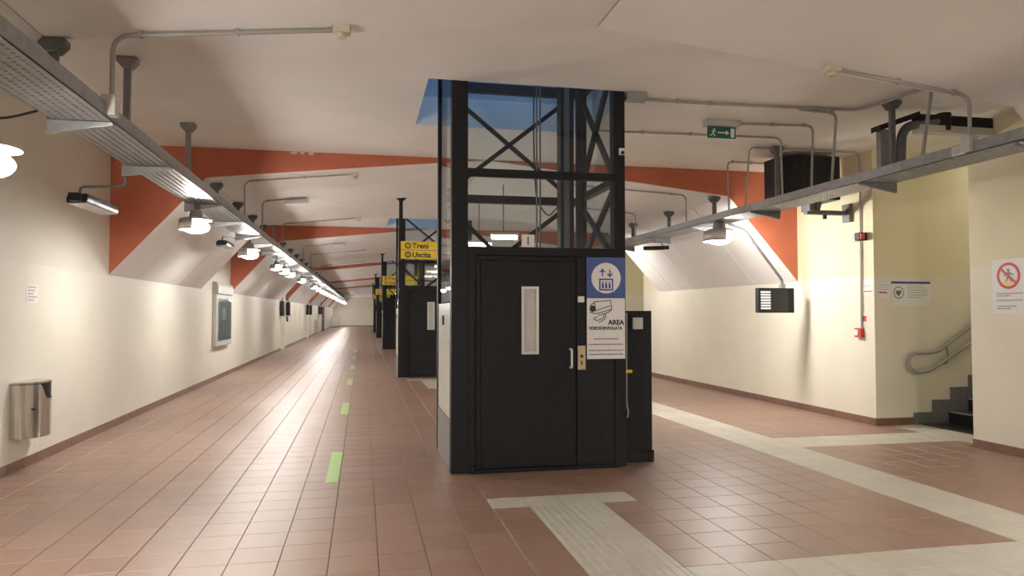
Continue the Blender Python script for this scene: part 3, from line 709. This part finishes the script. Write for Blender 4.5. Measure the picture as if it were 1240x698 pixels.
b = MB(); b.tube([(.17, -.185, .28), (.195, -.205, .28)], .012, 10); b.build('lock', M['blackp'], t)
t = thing('wall_sticker', 'small worn grey sticker on the left wall above the bin', 'sticker', (XL + .001, 8.17, 1.65), R(90))
MB().box(-.13, .13, -.003, 0, 0, .19).build('sheet', M['paper'], t); p = MB()
for k in range(5): p.box(-.10, random.uniform(.02, .11), -.004, -.003, .02 + k*.033, .038 + k*.033)
tag(p.build('small_print', M['inklight'], t), kind='stuff')
t = thing('display_case', 'tall grey glazed display case on the left wall', 'display case', (XL, 18.1, .78), R(90))
MB().box(-.95, .95, -.10, 0, 0, 1.20).build('frame', M['greybox'], t, bevel=.02); MB().box(-.82, .82, -.105, -.10, .12, 1.10).build('poster', M['poster'], t)
MB().box(-.80, .80, -.116, -.110, .13, 1.09).build('glass', M['glass'], t)
b = MB(); b.prism([(-.0, 1.20), (-.13, 1.20), (-.13, 1.38), (-.10, 1.46), (0, 1.48)], -.95, .95, 'x'); b.build('header', M['greybox'], t, bevel=.01)
def wall_monitor(label, x, y, z, w_=.15, h_=.6):
    t = thing('wall_monitor', label, 'monitor', (x, y, z), 0, 'dark monitors at the far side openings'); MB().box(0, w_, 0, .4, -h_, 0).build('housing', M['blackp'], t, bevel=.01)
    MB().box(.015, w_ - .015, -.004, 0, -h_ + .05, -.04).build('screen', M['screen'], t); MB().box(w_/2 - .02, w_/2 + .02, .04, .08, 0, .16).build('hanger', M['galv_dark'], t); MB().box(-.02, w_/2, .05, .07, .14, .18).build('hanger_arm', M['galv_dark'], t)
for (a, b_), lb in zip(OPL, ('first', 'second', 'third')):
    wall_monitor(f'dark monitor before the {lb} left side opening', XL + .02, a - .5, 2.02); wall_monitor(f'dark monitor after the {lb} left side opening', XL + .02, b_ + .3, 2.02)
t = thing('call_point', 'small dark call point past first left side opening', 'intercom', (XL, 33.4, 1.15)); MB().box(0, .06, -.08, .08, 0, .24).build('box', M['blackp'], t, bevel=.01); MB().box(.06, .066, -.05, .05, .1, .2).build('plate', M['silver'], t)
t = thing('radiator', 'grey ribbed radiator on the far left wall', 'radiator', (XL, 53, .25)); MB().box(.0, .1, -.8, .8, 0, .75).build('body', M['greybox'], t)
for k in range(8): MB().box(.10, .13, -.75 + k*.2, -.65 + k*.2, .04, .71).build('fin', M['greybox'], t)
t = thing('utility_door', 'brown door in the far left wall', 'door', (XL, 62.5, 0)); MB().box(0, .05, -.55, .55, 0, 2.02).build('leaf', M['door'], t)
for a, b_ in ((-.68, -.55), (.55, .68)): MB().box(0, .12, a, b_, 0, 2.04).build('frame', M['galv_dark'], t)
MB().tube([(.05, .4, 1.05), (.11, .4, 1.05), (.11, .28, 1.05)], .015, 6).build('handle', M['silver'], t)
t = thing('floor_cabinet', 'grey metal cabinet at the far end by the left wall', 'cabinet', (XL + .5, 79, 0)); MB().box(-.45, .45, -.3, .3, .08, 1.15).build('body', M['greybox'], t); MB().box(-.42, -.01, -.315, -.3, .12, 1.1).build('door', M['silver'], t); MB().box(.01, .42, -.315, -.3, .12, 1.1).build('door', M['silver'], t); MB().box(-.4, .4, -.25, .25, 0, .08).build('base', M['galv_dark'], t)

# ------------------------------------------------------------ right wall things
t = thing('hanging_monitor', 'black monitor with tall arm mounted under right orange face', 'monitor', (6.29, 10.05, 1.74), R(2))
MB().box(-.315, .315, 0, .10, -.19, .195).build('housing', M['blackp'], t, bevel=.012); MB().box(-.29, .20, -.004, 0, -.165, .17).build('screen', M['screen'], t)
p = MB()
for k in range(7): p.box(-.28, -.11, -.006, -.004, -.135 + k*.042, -.108 + k*.042)
tag(p.build('timetable_lines', mat('screen_text', (.62, .62, .58), .5, var=.1, emit=.25), t), 'pale lines of text on the screen')
t2 = MB(); t2.tube(bend([(.14, .06, .19), (.14, .06, .32), (-.50, .06, 1.08), (-.785, .06, 1.187)], .06, 4), .022, 8); t2.build('support_pole', M['galv_dark'], t, smooth=True)
t2 = MB(); t2.box(.10, .18, .03, .09, .19, .26); t2.build('clamp', M['galv'], t)

t = thing('display_housing', 'large black display housing high on right wall behind the tray', 'monitor', (6.25, 9.15, 3.12), 0)
b = MB(); b.prism([(-.52, -.06), (-.32, -.25), (.34, -.25), (.34, .30), (-.52, .30)], .02, .64, 'z'); b.build('housing', M['blackp'], t, bevel=.015)
b = MB(); b.box(-.28, .28, -.256, -.25, .07, .60); b.build('front_plate', M['blackp'], t)
b = MB(); b.box(-.05, .02, -.1, .1, -.12, .02); b.box(-.05, .63, -.04, .04, -.16, -.10); b.prism([(.10, -.12), (.16, -.12), (.20, .02), (.12, .02)], -.03, .03); b.build('wall_bracket', M['galv_dark'], t)
b = MB(); b.box(.60, .655, -.08, .08, -.26, 0.0); b.build('bracket_plate', M['galv_dark'], t)
b = MB(); b.tube([(.26, .0, -.13), (.26, .0, -.22)], .03, 8); b.build('cable_gland', M['blackp'], t)

t = thing('alarm_sounder', 'dark red alarm sounder on the wall pipe', 'alarm', (XR, 8.90, 2.62)); MB().box(-.05, 0, .016, .14, -.06, .06).build('back_box', M['greybox'], t, bevel=.005); MB().box(-.13, 0, -.13, -.016, -.055, .055).build('body', M['blackp'], t, bevel=.012); MB().box(-.12, -.06, -.15, -.13, -.04, .04).build('red_lens', M['red'], t)
t = thing('fire_call_point', 'red fire alarm call point at foot of the wall pipe', 'alarm', (XR, 8.95, 1.27)); MB().box(-.06, 0, -.075, .055, -.065, .065).build('box', M['red'], t, bevel=.006); MB().box(-.064, -.06, -.02, .05, -.04, .04).build('glass_plate', M['paper'], t)
t = thing('call_point_label', 'small red and white label above fire call point', 'sticker', (XR - .001, 8.865, 1.36), R(-90)); MB().box(-.045, .045, -.003, 0, 0, .15).build('sheet', M['paper'], t); MB().box(-.03, .045, -.004, -.003, .07, .145).build('red_symbol', M['red'], t)
for lb, dy, z in (('pale paper notice on right wall beside the pipe', 8.78, 1.80),):
    t = thing('paper_notice', lb, 'notice', (XR - .001, dy, z), R(-90)); MB().box(-.10, .10, -.002, 0, 0, .22).build('sheet', M['paper'], t); MB().box(-.08, .08, -.003, -.002, .04, .055).build('red_line', M['red'], t); MB().box(-.08, .06, -.003, -.002, .12, .13).build('small_print', M['inklight'], t)
t = thing('paper_notice', 'pale paper with red line on niche wall left of printed notice', 'notice', (6.96, 8.659, 1.74)); MB().box(0, .20, -.002, 0, 0, .23).build('sheet', M['paper'], t); MB().box(.02, .15, -.003, -.002, .08, .10).build('red_line', M['red'], t); p = MB(); [p.box(.02, .17, -.003, -.002, .13 + k*.03, .137 + k*.03) for k in range(3)]; tag(p.build('small_print', M['inklight'], t), kind='stuff')
t = thing('printed_notice', 'white notice with blue top band on the stair niche wall', 'notice', (7.18, 8.659, 1.64)); MB().box(0, .63, -.004, 0, 0, .345).build('sheet', M['paper'], t)
MB().box(0, .63, -.005, -.004, .315, .345).build('blue_band', M['blue'], t); p = MB(); p.ring(.115, .19, .072, .086, -.005, -.004, 24); p.disc(.095, .195, .028, -.005, -.004, 12); p.disc(.135, .20, .026, -.005, -.004, 12); p.prism([(.075, .185), (.155, .19), (.112, .135)], -.005, -.004); p.build('emblem', M['inkgrey'], t)
p = MB()
for k, (a, b_) in enumerate(((.25, .50), (.25, .55), (.25, .59), (.25, .57), (.25, .59), (.25, .48))): p.box(a, b_, -.005, -.004, .285 - k*.033, .297 - k*.033)
tag(p.build('small_print', M['inklight'], t), kind='stuff')
t = thing('prohibition_sign', 'white prohibition sign with red ring on right wall by the stairs', 'sign', (XR - .001, 6.55, 1.53), R(-90))
MB().box(-.21, .24, -.005, 0, 0, .61).build('panel', M['paper'], t, bevel=.002)
p = MB(); p.ring(.0, .425, .115, .145, -.007, -.005, 36); bar2(p, (-.09, .50), (.09, .345), .026, -.0072, -.005); p.build('red_ring', M['red'], t)
p = MB(); p.disc(.0, .485, .018, -.0065, -.005, 14); bar2(p, (.0, .465), (.0, .40), .04, -.0065, -.005); bar2(p, (-.01, .40), (-.04, .34), .016, -.0065, -.005); bar2(p, (.01, .40), (.045, .36), .016, -.0065, -.005); bar2(p, (-.02, .455), (-.055, .42), .014, -.0065, -.005); bar2(p, (.02, .455), (.06, .43), .014, -.0065, -.005); p.build('figure', M['inkgrey'], t)
p = MB(); p.prism([(-.075, .345), (-.05, .37), (.05, .345), (.085, .365), (.04, .325), (-.04, .325)], -.0068, -.005); p.build('yellow_mark', M['yellow'], t)
p = MB()
for z, a, b_ in ((.225, -.15, .17), (.20, -.15, .02), (.15, -.15, .16), (.085, -.15, .09), (.06, -.15, .03)):
    x = a
    while x < b_: l = random.uniform(.015, .04); p.box(x, min(x + l, b_), -.006, -.005, z, z + .012); x += l + .006
tag(p.build('small_print', M['inkgrey'], t), kind='stuff')

# ------------------------------------------------------------ stairs and handrails
def stairs(y0, y1, label, x_first=7.6):
    t = thing('staircase', label, 'stairs', (x_first, y0, 0), 0, 'staircases in the right openings'); n = 9; going, rise, o = .32, .168, .45; wd = y1 - y0
    MB().box(0, o, .002, wd - .03, -.011, .012).build('threshold_slab', M['stone'], t)
    for k in range(n):
        st = MB(); st.box(o + k*going, o + (k+1)*going + .02, .002, wd - .03, k*rise if k else .001, (k+1)*rise - .03); st.build('riser', M['stone'], t)
        tr = MB(); tr.box(o + k*going - .02, o + (k+1)*going + .02, .002, wd - .03, (k+1)*rise - .03, (k+1)*rise); tr = tr.build('tread', M['stone'], t, bevel=.004)
        ns = MB(); ns.box(o + k*going - .024, o + k*going + .022, .02, wd - .05, (k+1)*rise - .006, (k+1)*rise + .003); ns.build('nosing_strip', M['nosing'], tr)
    for k in range(n + 1):
        MB().box(-.10 + k*.30, -.10 + (k+1)*.30 - .002, wd - .028, wd - .002, max(.001, (k - 2)*rise), .166 + k*rise).build('stepped_skirting', M['skstone'], t)
    MB().box(o + n*going, 3.4, .002, wd - .03, n*rise - .03, n*rise).build('landing', M['stone'], t)
    return t
def handrail(yw, label):
    t = thing('handrail', label, 'handrail', (0, yw, 0), 0, 'handrails beside the stairs')
    up = [(7.66, .99), (7.86, 1.02), (8.69, 1.555), (10.7, 2.78)]; lo = [(10.7, 2.52), (8.69, 1.30), (7.86, .83), (7.68, .74), (7.52, .735)]
    arc = [(7.50 + .128 * math.cos(R(a)), .865 + .13 * math.sin(R(a))) for a in range(260, 90, -20)]
    path = [(x, -.075, z) for x, z in [(p_[0], p_[1]) for p_ in lo] + arc + [(7.55, .995)] + up]
    MB().tube(bend(path, .06, 4), .027, 10).build('rail', M['conduit'], t, smooth=True)
    for x in (8.02, 9.2, 10.4):
        zu = 1.02 + (x - 7.86) * .645; zl_ = .83 + (x - 7.86) * .572
        MB().tube([(x, -.075, zl_), (x - .05, -.075, zu)], .015, 8).build('spacer', M['conduit'], t)
        MB().tube([(x, -.075, zl_), (x + .0, -.04, zl_ - .06), (x, 0, zl_ - .06)], .012, 8).build('wall_bracket', M['galv_dark'], t)
        MB().cyl((x, -.008, zl_ - .06), (x, 0, zl_ - .06), .035, 12).build('rose', M['galv_dark'], t)
    return t
for (a, b_), lb in zip(OPR, ('black stone stairs rising in the opening of right wall', 'dark stairs in second opening of right wall, behind nearest lift', 'dark stairs in third right wall opening', 'dark stairs in fourth right wall opening')): stairs(a, b_, lb)
handrail(8.66, 'grey double tube handrail with rounded end on stair niche wall')

# ------------------------------------------------------------ unseen battens, placed to light the stair and side passages
def passage_light(label, x, y, z):
    t = thing('unseen_batten', label, 'lamp', (x, y, z), 0, 'unseen battens lighting the side passages')
    MB().box(-.6, .6, -.06, .06, -.06, 0).build('housing', M['greybox'], t, bevel=.006)
    MB().tube([(-.57, 0, -.085), (.57, 0, -.085)], .025, 10).build('tube', M['batten'], t, smooth=True)
M['batten'] = mat('lit_batten_tube', (1.0, .96, .9), .4, var=0, emit=22)
for (a, b_), lb in zip(OPR, ('nearest', 'second', 'third', 'fourth')): passage_light(f'unseen lit batten on the ceiling over the {lb} stairs on right', 9.9, (a + b_)/2, ZC)
for (a, b_), lb in zip(OPL, ('first', 'second', 'third')): passage_light(f'unseen lit batten inside the {lb} left side opening', XL - 1.6, (a + b_)/2, 2.9)

t = thing('loose_cable', 'thin dark cable sagging from left tray to the wall at left edge', 'cable', (TL[0], 5.1, TL[2] - .08))
MB().tube(bend([(0, 0, 0), (-.15, -.1, -.09), (-.5, -.3, -.12), (XL - TL[0] + .01, -.5, .05)], .15, 6), .008, 6).build('cable', M['blackp'], t, smooth=True)
MB().box(XL - TL[0], XL - TL[0] + .02, -.52, -.48, .03, .07).build('clip', M['greybox'], t)
